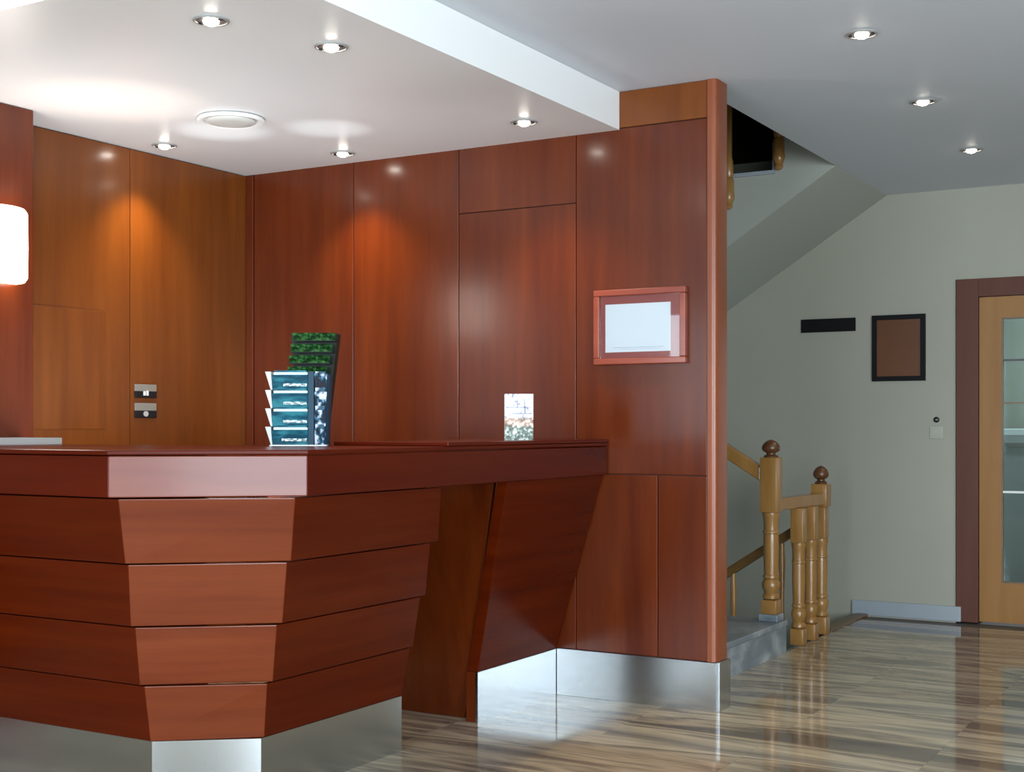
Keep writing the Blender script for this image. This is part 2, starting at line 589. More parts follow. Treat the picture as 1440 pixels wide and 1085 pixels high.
# ------------------------------------------------------------------ door on the far wall
d = bpy.data.objects.new('door_1', None)
d.location = (-1.2, YR, 0)
C.objects.link(d)
d['kind'] = 'structure'
WL[d.name] = Vector((0, 0, 0))
PI_[d.name] = Matrix.Translation(d.location).inverted()
fy0, fy1 = YR - 0.018, YR + 0.15
obj('door_jamb', B(-1.792, -1.660, fy0, fy1, 0.0, 2.099, bev=0.003), M['doorframe'], d)
obj('door_jamb', B(-0.735, -0.625, fy0, fy1, 0.0, 2.099, bev=0.003), M['doorframe'], d)
obj('door_head', B(-1.660, -0.735, fy0, fy1, 1.988, 2.099, bev=0.003), M['doorframe'], d)
ly0, ly1 = YR - 0.006, YR + 0.036
bm = bmesh.new()
for a in ((-1.656, -1.527, 0.010, 1.984), (-0.868, -0.739, 0.010, 1.984), (-1.527, -0.868, 0.010, 0.250), (-1.527, -0.868, 1.856, 1.984)):
    box(bm, a[0], a[1], ly0, ly1, a[2], a[3])
leaf = obj('door_leaf', bm, M['doorleaf'], d)
bm = bmesh.new()
for a in ((-1.527, -1.519, 0.250, 1.856), (-0.876, -0.868, 0.250, 1.856), (-1.519, -0.876, 0.250, 0.258), (-1.519, -0.876, 1.848, 1.856)):
    box(bm, a[0], a[1], ly0 + 0.004, ly1 - 0.004, a[2], a[3])
obj('glazing_bead', bm, M['rail_dark'], leaf)
obj('glass_pane', B(-1.519, -0.876, ly0 + 0.016, ly0 + 0.022, 0.258, 1.848), M['door_glass'], leaf)
obj('glazing_bar', B(-1.519, -0.876, ly0 + 0.006, ly0 + 0.015, 1.592, 1.604), M['black'], leaf)
obj('glazing_bar', B(-1.519, -0.876, ly0 + 0.006, ly0 + 0.015, 1.334, 1.345), M['rail_dark'], leaf)
obj('glazing_bar', B(-1.519, -0.876, ly0 + 0.006, ly0 + 0.015, 0.795, 0.808), M['white'], leaf)
bm = bmesh.new()
lathe(bm, [(0.022, 0), (0.022, 0.008), (0.009, 0.010), (0.009, 0.05)], 14)
bm.transform(Matrix.Translation((-0.80, ly0, 1.02)) @ Matrix.Rotation(math.pi / 2, 4, 'X'))
box(bm, -0.91, -0.79, ly0 - 0.058, ly0 - 0.044, 1.011, 1.029, bev=0.004)
obj('door_handle', bm, M['steel'], leaf, smooth=True)
# small room behind the glass
bm = bmesh.new()
box(bm, -2.3, -2.2, YR + 0.151, 10.9, 0, ZC)
box(bm, -2.2, 0.4, 10.8, 10.9, 0, ZC)
box(bm, 0.3, 0.4, YR + 0.151, 10.8, 0, ZC)
box(bm, -2.3, 0.4, YR + 0.151, 10.9, ZC, ZC + 0.1)
struct('wall_office', bm, M['wallpaint'])
area('office_fill', (-0.95, 9.7, 2.6), (0, 0, 0), 1.2, 1.2, 38, DAY)  # fill light added inside the closed office to brighten the door pane
t = thing('storage_cabinet', 'white cabinet with a dark slot handle, seen through the glass door', 'cabinet', (-1.62, 10.2, 0))
obj('body', B(-2.05, -1.20, 9.95, 10.45, 0.0, 1.18, bev=0.006), M['white'], t)
dr = obj('door', B(-2.03, -1.56, 9.93, 9.949, 0.06, 1.14, bev=0.003), M['pale_grey'], t)
obj('handle', B(-1.76, -1.60, 9.905, 9.929, 1.05, 1.085, bev=0.003), M['grey_plastic'], dr)
dr = obj('door', B(-1.555, -1.22, 9.93, 9.949, 0.06, 1.14, bev=0.003), M['pale_grey'], t)
obj('handle', B(-1.52, -1.36, 9.905, 9.929, 1.05, 1.085, bev=0.003), M['grey_plastic'], dr)

# ------------------------------------------------------------------ reception counter
XB, YB = -2.594, 2.828
ZT, ZB = 1.128, 0.987
XK, YK, ZP = -2.848, 3.080, 0.203
LX = -4.447     # left end against the pier
t = thing('reception_counter', 'cherry wood reception desk of stepped leaning boards on a steel plinth', 'counter', (-3.1, 3.4, 0))
LC, RC = (-3.040, 2.828), (-2.594, 3.206)
# worktop: thin slab with a proud nosing
bm = bmesh.new()
prism(bm, [(LX, YB - 0.004), (LC[0] + 0.001, LC[1] - 0.004), (RC[0] + 0.004, RC[1] - 0.003), (XB + 0.004, YW - 0.008),
           (-3.45, YW - 0.008), (-3.45, 3.70), (LX, 3.70)], 1.113, ZT, 'z', bev=0.004)
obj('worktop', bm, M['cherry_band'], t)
obj('raised_top', B(-3.10, XB + 0.006, 3.985, YW - 0.008, ZT + 0.0005, 1.1425, bev=0.003), M['cherry_band'], t)


def board(name, q_lo, q_hi, thick, m, parent=t, bev=0.003):
    """q_lo / q_hi : two outer points (x, y, z) at the bottom / top edge; thick: inward vector"""
    tv = Vector(thick)
    lo = [Vector(q_lo[0]), Vector(q_lo[1])]
    hi = [Vector(q_hi[0]), Vector(q_hi[1])]
    bm = bmesh.new()
    hexa(bm, [lo[0], lo[1], lo[1] + tv, lo[0] + tv], [hi[0], hi[1], hi[1] + tv, hi[0] + tv], bev=bev)
    return obj(name, bm, m, parent)


NF = Vector((-0.646, 0.763, 0)) * 0.028
for a, c, n, fm in (((LX, YB), LC, (0, 0.028, 0), 'cherry_band'), (LC, RC, NF, 'cherry_band_sheen'), (RC, (XB, YW - 0.008), (-0.028, 0, 0), 'cherry_band')):
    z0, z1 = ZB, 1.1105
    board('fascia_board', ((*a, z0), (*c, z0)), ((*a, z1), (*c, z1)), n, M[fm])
# underside of the overhang
bm = bmesh.new()
prism(bm, [(LX, YB + 0.029), (LC[0] - 0.012, YB + 0.029), (RC[0] - 0.03, RC[1] + 0.013), (XB - 0.029, YW - 0.008), (-3.42, YW - 0.008),
           (-3.42, 3.68), (LX, 3.68)], ZB + 0.002, ZB + 0.016, 'z')
obj('overhang_soffit', bm, M['cherry_h'], t)

ROWS = [(0.982, 0.783, (-3.022, 2.850), (-3.054, 2.908), (-2.617, 3.177), (-2.676, 3.229)),
        (0.779, 0.583, (-3.048, 2.914), (-3.091, 2.966), (-2.682, 3.217), (-2.735, 3.258)),
        (0.579, 0.391, (-3.079, 2.972), (-3.111, 3.023), (-2.741, 3.239), (-2.792, 3.279)),
        (0.387, 0.203, (-3.098, 3.029), (-3.121, 3.078), (-2.797, 3.258), (-2.849, 3.305))]
YE = 4.060
ENDS = {0.982: (3.985, 4.055), 0.779: (4.012, 4.060), 0.579: (4.034, 4.063), 0.387: (4.050, 4.070)}
for zt, zb, lt, lb, rt, rb in ROWS:
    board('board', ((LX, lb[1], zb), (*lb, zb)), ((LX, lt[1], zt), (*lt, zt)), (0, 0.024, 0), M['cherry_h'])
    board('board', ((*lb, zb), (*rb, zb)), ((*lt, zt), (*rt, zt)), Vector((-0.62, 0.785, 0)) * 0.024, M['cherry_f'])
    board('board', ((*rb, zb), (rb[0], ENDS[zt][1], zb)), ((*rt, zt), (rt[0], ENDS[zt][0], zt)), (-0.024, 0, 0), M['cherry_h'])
# plinth of brushed steel, three faces
PL, PR = (-3.118, 3.082), (-2.848, 3.288)
pz = 0.2025
board('steel_plinth', ((LX, PL[1], 0), (*PL, 0)), ((LX, PL[1], pz), (*PL, pz)), (0, 0.012, 0), M['steel'], bev=0.0)
board('steel_plinth', ((*PL, 0), (*PR, 0)), ((*PL, pz), (*PR, pz)), Vector((-0.607, 0.795, 0)) * 0.012, M['steel'], bev=0.0)
board('steel_plinth', ((*PR, 0), (PR[0], YE + 0.008, 0)), ((*PR, pz), (PR[0], YE + 0.008, pz)), (-0.012, 0, 0), M['steel'], bev=0.0)
# end panel that closes the right wing at the knee space
bm = bmesh.new()
hexa(bm, [(-3.40, YE - 0.022, 0.0), (-2.950, YE - 0.022, 0.0), (-2.950, YE - 0.001, 0.0), (-3.40, YE - 0.001, 0.0)],
     [(-3.40, YE - 0.10, 0.985), (-2.665, YE - 0.10, 0.985), (-2.665, YE - 0.079, 0.985), (-3.40, YE - 0.079, 0.985)])
obj('end_panel', bm, M['cherry_v'], t)
# support pedestal between the knee space and the wall; leaning front and leaning end
def xl(z):
    return -2.614 - (0.987 - z) * 0.3
def yl(z):
    return 4.605 - max(0.0, z - 0.2) * 0.205
zt, zb = 0.9855, 0.205
bm = bmesh.new()
hexa(bm, [(xl(zb), yl(zb), zb), (xl(zb), YW - 0.008, zb), (xl(zb) - 0.05, YW - 0.008, zb), (xl(zb) - 0.05, yl(zb), zb)],
     [(xl(zt), yl(zt), zt), (xl(zt), YW - 0.008, zt), (xl(zt) - 0.05, YW - 0.008, zt), (xl(zt) - 0.05, yl(zt), zt)], bev=0.002)
obj('pedestal_front', bm, M['cherry_h'], t)
obj('pedestal_front_foot', B(-2.905, -2.862, 4.606, 4.66, 0.0, 0.204), M['cherry_v'], t)
# recessed end face, a dark shadow gap away from the front panel
g = 0.022
bm = bmesh.new()
hexa(bm, [(-3.42, 4.655, 0.0), (-2.945, 4.655, 0.0), (-2.945, 4.68, 0.0), (-3.42, 4.68, 0.0)],
     [(-3.42, yl(zt) + 0.016, zt), (xl(zt) - 0.05 - g, yl(zt) + 0.016, zt), (xl(zt) - 0.05 - g, yl(zt) + 0.041, zt), (-3.42, yl(zt) + 0.041, zt)], bev=0.002)
obj('pedestal_end', bm, M['cherry_v'], t)
bm = bmesh.new()
hexa(bm, [(-3.0, 4.69, 0.0), (-2.915, 4.69, 0.0), (-2.915, 4.70, 0.0), (-3.0, 4.70, 0.0)],
     [(-2.86, 4.50, zt), (xl(zt) - 0.052, 4.50, zt), (xl(zt) - 0.052, 4.51, zt), (-2.86, 4.51, zt)])
obj('shadow_gap', bm, M['groove'], t)
obj('steel_plinth', B(-2.860, XK, 4.603, YW - 0.008, 0.0, 0.204), M['steel'], t)
# inner staff side of the desk
obj('staff_worktop', B(-4.44, -3.47, 3.72, 4.3, 0.715, 0.745, bev=0.003), M['cherry_band'], t)
obj('back_board', B(LX, -3.46, 3.684, 3.70, 0.0, 1.11), M['cherry_v'], t)

# ------------------------------------------------------------------ ceiling lamps
def downlight(x, y, z, label, power, group, ang=100):
    t = thing('recessed_downlight', label, 'ceiling light', (x, y, z), 0, group)
    bm = bmesh.new()
    n = 28
    prof = [(0.058, 0.0), (0.058, -0.003), (0.054, -0.006), (0.050, -0.006), (0.050, 0.0)]
    rings = [[bm.verts.new((x + rr * math.cos(2 * math.pi * i / n), y + rr * math.sin(2 * math.pi * i / n), z + zz)) for i in range(n)] for rr, zz in prof]
    for k in range(len(rings) - 1):
        for i in range(n):
            j = (i + 1) % n
            bm.faces.new((rings[k][i], rings[k][j], rings[k + 1][j], rings[k + 1][i]))
    obj('trim_ring', bm, M['lampring'], t, smooth=True)
    bm = bmesh.new()
    lathe(bm, [(0.0495, -0.001), (0.0495, -0.0025), (0.03, -0.0035)], 28, x, y)
    bm.transform(Matrix.Translation((0, 0, z)))
    obj('housing', bm, M['ring'], t, smooth=True)
    bm = bmesh.new()
    pr = [(0.026 * math.cos(a), -0.004 - 0.016 * math.sin(a)) for a in [k / 6 * math.pi / 2 * 0.97 for k in range(7)]]
    lathe(bm, pr, 20, x, y)
    bm.transform(Matrix.Translation((0, 0, z)))
    obj('bulb', bm, M['bulb'], t, smooth=True)
    for s in (-1, 1):
        bm = bmesh.new()
        box(bm, x + s * 0.041 - 0.007, x + s * 0.041 + 0.007, y - 0.006, y + 0.006, z - 0.0075, z - 0.003, bev=0.001)
        obj('spring_clip', bm, M['black'], t)
    l = bpy.data.lights.new('halogen', 'SPOT')
    l.energy = power
    l.color = (1.0, 0.86, 0.66)
    l.spot_size = math.radians(ang)
    l.spot_blend = 1.0
    l.shadow_soft_size = 0.025
    lo = bpy.data.objects.new('halogen', l)
    lo.location = (0, 0, -0.03)
    C.objects.link(lo)
    lo.parent = t


SOFL = [(-2.973, 3.194, 'recessed downlight in the soffit nearest the top edge, above the counter corner', 30),
        (-2.826, 3.621, 'recessed downlight in the soffit close to the white fascia and nearest the counter corner', 30),
        (-4.484, 4.509, 'recessed downlight in the soffit beside the left cherry wall, left of the round vent', 40),
        (-3.884, 5.064, 'recessed downlight in the soffit beside the back cherry wall, right of the round vent', 40),
        (-2.820, 4.931, 'recessed downlight in the soffit near its right corner by the back wall', 40)]
for x, y, lab, p in SOFL:
    downlight(x, y, ZS, lab, p, 'downlights in the soffit')
CEIL = [(-1.386, 4.952, 'recessed downlight in the grey ceiling nearest the viewer, top right'),
        (-1.437, 6.120, 'middle recessed downlight of the three in the grey ceiling'),
        (-1.468, 7.318, 'farthest recessed downlight in the grey ceiling, before the glazed door')]
for x, y, lab in CEIL:
    downlight(x, y, ZC, lab, 16, 'downlights in the main ceiling')

# round ceiling vent
t = thing('ceiling_vent', 'round white ceiling vent disc in the middle of the soffit', 'vent', (-3.848, 4.254, ZS))
x, y = -3.848, 4.254
bm = bmesh.new()
lathe(bm, [(0.120, 0), (0.137, -0.004), (0.139, -0.012), (0.132, -0.018), (0.118, -0.016), (0.112, -0.008)], 40, x, y)
bm.transform(Matrix.Translation((0, 0, ZS)))
obj('rim', bm, M['whitering'], t, smooth=True)
bm = bmesh.new()
lathe(bm, [(0.100, -0.009), (0.104, -0.014), (0.098, -0.020), (0.060, -0.024), (0.01, -0.025)], 40, x, y)
bm.transform(Matrix.Translation((0, 0, ZS)))
obj('disc', bm, M['vent'], t, smooth=True)

# ------------------------------------------------------------------ wall lamp on the pier
t = thing('wall_lamp', 'half-round white glowing wall lamp on the pier at the left edge', 'lamp', (-4.45, 3.5, 1.91))
bm = bmesh.new()
prof = [(0.150, 1.770), (0.160, 1.785), (0.162, 1.91), (0.160, 2.040), (0.150, 2.055)]
lathe(bm, prof, 24, -4.446, 3.5, half=True)
obj('shade', bm, M['lampglass'], t, smooth=True)
obj('back_plate', B(-4.4500, -4.4465, 3.36, 3.64, 1.79, 2.03), M['steel'], t)

# ------------------------------------------------------------------ socket plates on the left wall
def socket(z0, z1, lab, ic):
    y0, y1 = 4.502, 4.636
    t = thing('socket_plate', lab, 'socket', (XL, (y0 + y1) / 2, (z0 + z1) / 2), 0, 'socket plates on the left wall')
    h = z1 - z0
    zm = z0 + h * 0.48
    obj('cover', B(XL + 0.0005, XL + 0.010, y0, y1, zm + 0.0005, z1, bev=0.002), M['grey_plastic'], t)
    obj('socket_block', B(XL + 0.0005, XL + 0.012, y0, y1, z0, zm, bev=0.002), M['black'], t)
    yc = (y0 + y1) / 2 - 0.004
    if ic:
        bm = bmesh.new()
        zc = (z0 + zm) / 2 + 0.006
        box(bm, XL + 0.0122, XL + 0.0135, yc - 0.016, yc - 0.002, zc - 0.010, zc + 0.010)
        box(bm, XL + 0.0122, XL + 0.0135, yc + 0.002, yc + 0.016, zc - 0.010, zc + 0.013)
        obj('mark', bm, M['white'], t)
    else:
        bm = bmesh.new()
        zc = zm - 0.014
        lathe(bm, [(0.016, 0.0), (0.016, 0.0015)], 16)
        bm.transform(Matrix.Translation((XL + 0.0122, yc, zc)) @ Matrix.Rotation(math.pi / 2, 4, 'Y') @ Matrix.Scale(0.8, 4, (1, 0, 0)))
        obj('mark', bm, M['pale_grey'], t)


socket(1.332, 1.396, 'upper grey and black socket plate with a white mark on the left wall', True)
socket(1.238, 1.308, 'lower grey and black socket plate with a round mark on the left wall', False)

# ------------------------------------------------------------------ framed notice on the cherry wall
t = thing('notice_frame', 'mauve-red picture frame with a blank white sheet on the cherry wall', 'picture frame', (-2.434, YW, 1.63))
x0, x1, z0, z1 = -2.652, -2.217, 1.467, 1.793
yb = YW - 0.0005
fw = 0.028
bm = bmesh.new()
for a in ((x0, x1, z0, z0 + fw), (x0, x1, z1 - fw, z1), (x0, x0 + fw, z0 + fw, z1 - fw), (x1 - fw, x1, z0 + fw, z1 - fw)):
    box(bm, a[0], a[1], yb - 0.030, yb, a[2], a[3], bev=0.004)
obj('frame', bm, M['frame_red'], t)
obj('mount', B(x0 + fw, x1 - fw, yb - 0.010, yb - 0.002, z0 + fw, z1 - fw), M['mauve_mat'], t)
pp = obj('sheet', B(-2.601, -2.292, yb - 0.0115, yb - 0.0103, 1.521, 1.730), M['paper'], t)
bm = bmesh.new()
box(bm, -2.565, -2.325, yb - 0.0122, yb - 0.0116, 1.5400, 1.5415)
box(bm, -2.53, -2.335, yb - 0.0122, yb - 0.0116, 1.5335, 1.5345)
obj('printed_line', bm, M['ink'], pp)
obj('glass', B(x0 + fw, x1 - fw, yb - 0.017, yb - 0.0145, z0 + fw, z1 - fw), M['pic_glass'], t)

# ------------------------------------------------------------------ things on the far wall
t = thing('wall_sign', 'narrow black blank sign plate on the pale far wall', 'sign', (-2.594, YR, 1.85))
obj('plate', B(-2.774, -2.416, YR - 0.010, YR - 0.0005, 1.807, 1.893, bev=0.002), M['blackmat'], t)
t = thing('framed_board', 'black framed brown board on the pale far wall beside the door', 'picture frame', (-2.143, YR, 1.69))
x0, x1, z0, z1 = -2.309, -1.977, 1.483, 1.899
fw = 0.030
bm = bmesh.new()
for a in ((x0, x1, z0, z0 + fw), (x0, x1, z1 - fw, z1), (x0, x0 + fw, z0 + fw, z1 - fw), (x1 - fw, x1, z0 + fw, z1 - fw)):
    box(bm, a[0], a[1], YR - 0.020, YR - 0.0005, a[2], a[3], bev=0.002)
obj('frame', bm, M['blackmat'], t)
obj('board', B(x0 + fw, x1 - fw, YR - 0.010, YR - 0.001, z0 + fw, z1 - fw), M['brownboard'], t)
t = thing('light_switch', 'pale square light switch on the far wall left of the door', 'switch', (-1.910, YR, 1.162))
obj('plate', B(-1.951, -1.869, YR - 0.008, YR - 0.0005, 1.122, 1.200, bev=0.002), M['switch'], t)
obj('rocker', B(-1.937, -1.883, YR - 0.0105, YR - 0.0085, 1.134, 1.188, bev=0.001), M['switch'], t)
t = thing('wall_button', 'small round black button on the far wall just above the light switch', 'button', (-1.912, YR, 1.239))
bm = bmesh.new()
lathe(bm, [(0.018, 0), (0.018, 0.006), (0.014, 0.010), (0.006, 0.012)], 18)
bm.transform(Matrix.Translation((-1.912, YR - 0.0005, 1.239)) @ Matrix.Rotation(math.pi / 2, 4, 'X'))
obj('cap', bm, M['black'], t, smooth=True)
bm = bmesh.new()
lathe(bm, [(0.006, 0), (0.004, 0.003)], 12)
bm.transform(Matrix.Translation((-1.912, YR - 0.0130, 1.239)) @ Matrix.Rotation(math.pi / 2, 4, 'X'))
obj('push', bm, M['grey_plastic'], t, smooth=True)

# ------------------------------------------------------------------ stairs
st = thing('staircase', 'blue-grey stone stair rising to the left behind the cherry wall', 'stairs', (XE, 6.15, 0))
RI, TR = 0.172, 0.28
for k in range(5):
    x1 = XE + 0.012 - k * TR - (0.09 if k else 0)
    obj('riser', B(x1 - 0.03, x1 - 0.012 if k else x1 - 0.004, 5.416, 6.86, k * RI + (0.0 if k else -0.2), (k + 1) * RI - 0.0305), M['bluestone'], st)
    obj('tread', B(x1 - TR - (0.03 if k else 0.12), x1, 5.416, 6.875, (k + 1) * RI - 0.03, (k + 1) * RI, bev=0.004), M['bluestone'], st)
bm = bmesh.new()
prism(bm, [(XE - 0.03, -0.9), (XE - 0.03, 0.138)] + [p for k in range(1, 5) for p in ((XE - 0.115 - k * TR, (k) * RI - 0.032), (XE - 0.115 - k * TR, (k + 1) * RI - 0.032))]
      + [(-3.9, 5 * RI - 0.032), (-3.9, -0.9)], 5.416, 6.855, 'y')
obj('stair_body', bm, M['stair_paint'], st)

obj('newel_base', B(-2.385 - 0.052, -2.385 + 0.052, 6.80 - 0.052, 6.80 + 0.052, 0.1722, 0.210, bev=0.004), M['bluestone'], st)

# flight going down
dn = thing('descending_staircase', 'lower stone stair dropping to the left along the far wall', 'stairs', (XE, 8.0, -0.2))
for k in range(6):
    x1 = XE - 0.085 - k * TR
    obj('tread', B(x1 - TR, x1, 7.42, YR - 0.002, -(k + 1) * RI - 0.03, -(k + 1) * RI, bev=0.003), M['bluestone'], dn)
    obj('riser', B(x1 - 0.02, x1 - 0.001, 7.42, YR - 0.002, -(k + 1) * RI + 0.0005, -k * RI - 0.0305), M['bluestone'], dn)

# upper flight: sloping plaster slab with stone steps on top
up = thing('upper_staircase', 'pale plastered underside of the upper stair flight by the ceiling opening', 'stairs', (XO, 7.95, ZC))
SL = 0.643
xs0, zs0 = XO, ZC + 0.0
xl_end = -5.18
top = []
TX = -2.567   # riser position seen under the ceiling edge
px_, pz_ = XO - 0.001, None
outline = [(XO - 0.001, ZC - 0.0005), (xl_end, ZC - (XO - xl_end) * SL)]
# stepped top from left to right
steps = []
k = -9
tw = 0.28
while True:
    xr = TX + k * tw
    zr = 2.645 + k * tw * SL
    if xr - tw > XO:
        break
    steps.append((xr, zr))
    k += 1
pts = []
for xr, zr in steps:
    a = max(xr - tw, xl_end)
    bb = min(xr, XO - 0.001)
    if bb <= xl_end + 0.01 or a >= bb:
        continue
    pts += [(a, zr), (bb, zr)]
bm = bmesh.new()
prism(bm, outline + pts, YI, YR - 0.001, 'y')
obj('stair_slab', bm, M['stair_paint'], up)
for xr, zr in steps:
    a, bb = xr - tw, min(xr + 0.0, XO - 0.003)
    if a < xl_end or bb <= a + 0.02:
        continue
    obj('tread', B(a + 0.001, bb - 0.0005, YI - 0.012, YR - 0.032, zr + 0.0005, zr + 0.022), M['base_marble'], up)
    if xr < XO - 0.03:
        obj('riser', B(xr - 0.014, xr - 0.0005, YI - 0.008, YR - 0.032, zr + 0.0225, zr + tw * SL - 0.0005), M['base_marble'], up)


def turned(bm, x, y, z0, z1, r, n=14):
    """a turned shaft between two heights"""
    h = z1 - z0
    prof = [(0.80, 0), (1.0, 0.015), (1.02, 0.05), (0.84, 0.07), (0.88, 0.10), (1.08, 0.14), (1.08, 0.19), (0.90, 0.225), (0.80, 0.24),
            (0.98, 0.25), (0.98, 0.28), (0.84, 0.29), (0.86, 0.36), (0.92, 0.55), (0.92, 0.70), (0.88, 0.755), (1.0, 0.765), (1.0, 0.785),
            (0.88, 0.795), (0.92, 0.93), (1.04, 0.965), (1.04, 1.0)]
    lathe(bm, [(r * a, z0 + h * b) for a, b in prof], n, x, y)


def finial(bm, x, y, z0, z1, r, n=16):
    h = z1 - z0
    prof = [(0.75, 0), (0.80, 0.08), (0.50, 0.16), (0.48, 0.24), (0.85, 0.34), (1.0, 0.48), (0.98, 0.62), (0.80, 0.78), (0.50, 0.92), (0.12, 1.0)]
    lathe(bm, [(r * a, z0 + h * b) for a, b in prof], n, x, y)


bl = thing('balustrade', 'honey-coloured turned wooden stair balustrade with two newel posts', 'railing', (-2.37, 7.2, 0))
# newel on the first step
NX, NY = -2.385, 6.80
bm = bmesh.new()
h = 0.047
box(bm, NX - h, NX + h, NY - h, NY + h, 0.745, 1.035, bev=0.006)
turned(bm, NX, NY, 0.285, 0.7445, 0.044)
box(bm, NX - 0.042, NX + 0.042, NY - 0.042, NY + 0.042, 0.2105, 0.2845, bev=0.004)
nw = obj('newel_post', bm, M['stair_wood'], bl, smooth=True)
bm = bmesh.new()
finial(bm, NX, NY, 1.0355, 1.128, 0.049)
obj('finial', bm, M['stair_wood_dark'], nw, smooth=True)
# second newel at the end of the level rail
QX, QY = -2.365, 7.60
bm = bmesh.new()
box(bm, QX - h, QX + h, QY - h, QY + h, 0.735, 0.866, bev=0.006)
box(bm, QX - 0.036, QX + 0.036, QY - 0.036, QY + 0.036, 0.55, 0.7345, bev=0.004)
turned(bm, QX, QY, 0.10, 0.5495, 0.041)
box(bm, QX - 0.042, QX + 0.042, QY - 0.042, QY + 0.042, 0.0, 0.0995, bev=0.005)
nw = obj('newel_post', bm, M['stair_wood'], bl, smooth=True)
bm = bmesh.new()
finial(bm, QX, QY, 0.8665, 0.970, 0.045)
obj('finial', bm, M['stair_wood_dark'], nw, smooth=True)
# level rail
bm = bmesh.new()
hexa(bm, [(NX - 0.02, NY + h + 0.0005, 0.752), (NX + 0.04, NY + h + 0.0005, 0.752), (QX + 0.035, QY - h - 0.0005, 0.748), (QX - 0.03, QY - h - 0.0005, 0.748)],
     [(NX - 0.02, NY + h + 0.0005, 0.815), (NX + 0.04, NY + h + 0.0005, 0.815), (QX + 0.035, QY - h - 0.0005, 0.815), (QX - 0.03, QY - h - 0.0005, 0.815)], bev=0.008)
obj('handrail', bm, M['stair_wood'], bl)
for (x, y) in ((-2.350, 7.15), (-2.350, 7.36)):
    bm = bmesh.new()
    box(bm, x - 0.036, x + 0.036, y - 0.036, y + 0.036, 0.56, 0.749, bev=0.004)
    turned(bm, x, y, 0.09, 0.5595, 0.038)
    box(bm, x - 0.038, x + 0.038, y - 0.038, y + 0.038, 0.0, 0.0895, bev=0.006)
    obj('baluster', bm, M['stair_wood'], bl, smooth=True)
# rising rail from the first newel up along the flight
def bar(bm, p, q, wy, hz):
    p, q = Vector(p), Vector(q)
    lo = [p + Vector((0, -wy, -hz)), q + Vector((0, -wy, -hz)), q + Vector((0, wy, -hz)), p + Vector((0, wy, -hz))]
    hi = [v + Vector((0, 0, 2 * hz)) for v in lo]
    hexa(bm, lo, hi, bev=0.008)


bm = bmesh.new()
bar(bm, (-3.6, NY, 1.66), (NX - h - 0.001, NY, 0.945), 0.03, 0.040)
obj('handrail', bm, M['stair_wood'], bl)
# descending rail from the second newel
bm = bmesh.new()
bar(bm, (-3.5, 7.55, 0.345 - 0.62 * 0.645), (QX - h - 0.001, 7.57, 0.655), 0.026, 0.030)
obj('handrail', bm, M['rail_dark'], bl)
for x in (-2.585, -2.885):
    zt_ = 0.655 - (QX - h - x) * 0.62 - 0.033
    bm = bmesh.new()
    lathe(bm, [(0.016, zt_ - 0.9), (0.024, zt_ - 0.75), (0.016, zt_ - 0.6), (0.014, zt_ - 0.3), (0.020, zt_ - 0.12), (0.015, zt_)], 12, x, 7.56)
    obj('baluster', bm, M['stair_wood'], bl, smooth=True)

# drops of the upper balustrade, hanging on the side of the upper flight
ub = thing('upper_balustrade', 'brown wooden baluster drops hanging in the dark ceiling opening', 'railing', (-2.68, YI, 2.6))
for x, z0, top_ in ((-2.528, 2.655, 3.4), (-2.83, 2.455, 3.2)):
    bm = bmesh.new()
    rr = 0.032
    lathe(bm, [(0.006, z0), (0.018, z0 + 0.006), (0.026, z0 + 0.02), (0.022, z0 + 0.035), (0.030, z0 + 0.05), (rr + 0.004, z0 + 0.075), (rr, z0 + 0.10),
               (rr, z0 + 0.17), (rr - 0.008, z0 + 0.185), (rr - 0.002, z0 + 0.20), (rr - 0.006, z0 + 0.28), (0.02, z0 + 0.30), (0.024, top_)], 14, x, YI - 0.050)
    obj('baluster', bm, M['stair_wood'], ub, smooth=True)

# ------------------------------------------------------------------ things on the counter
RT = TH   # the racks face the lobby at this angle


def mprint(name, c_dark, c_mid, c_light, scale, thr=(0.42, 0.5, 0.6)):
    m, nt, b = mat(name)
    N, L = nt.nodes, nt.links
    tc = N.new('ShaderNodeTexCoord')
    mp = N.new('ShaderNodeMapping')
    mp.inputs['Scale'].default_value = scale
    n1 = N.new('ShaderNodeTexNoise')
    n1.inputs['Scale'].default_value = 1
    n1.inputs['Detail'].default_value = 4
    r = N.new('ShaderNodeValToRGB')
    e = r.color_ramp.elements
    e[0].position, e[0].color = thr[0], (*c_dark, 1)
    e[1].position, e[1].color = thr[2], (*c_light, 1)
    k = e.new(thr[1])
    k.color = (*c_mid, 1)
    L.new(tc.outputs['Object'], mp.inputs[0])
    L.new(mp.outputs[0], n1.inputs['Vector'])
    L.new(n1.outputs['Fac'], r.inputs['Fac'])
    L.new(r.outputs['Color'], b.inputs['Base Color'])
    b.inputs['Roughness'].default_value = 0.25
    return m


M['teal_print'] = mprint('teal_brochure_cover', (0.003, 0.048, 0.080), (0.007, 0.090, 0.130), (0.025, 0.17, 0.21), (14, 14, 40))
M['side_print'] = mprint('pictured_brochure_cover', (0.003, 0.006, 0.015), (0.008, 0.09, 0.16), (0.55, 0.58, 0.64), (42, 42, 28), (0.45, 0.52, 0.60))
M['green_print'] = mprint('green_brochure_cover', (0.003, 0.012, 0.003), (0.008, 0.050, 0.010), (0.06, 0.16, 0.045), (60, 60, 90), (0.36, 0.50, 0.68))
M['rack_blue'] = plain('dark_blue_rack_card', (0.002, 0.030, 0.058), 0.4, spec=0.2)
M['rack_lip'] = plain('pale_blue_rack_lip', (0.34, 0.50, 0.56), 0.3)
M['rack_white'] = plain('white_rack_edge', (0.58, 0.63, 0.64), 0.4)
M['rack_dark'] = plain('dark_rack_card', (0.005, 0.009, 0.005), 0.5, spec=0.2)
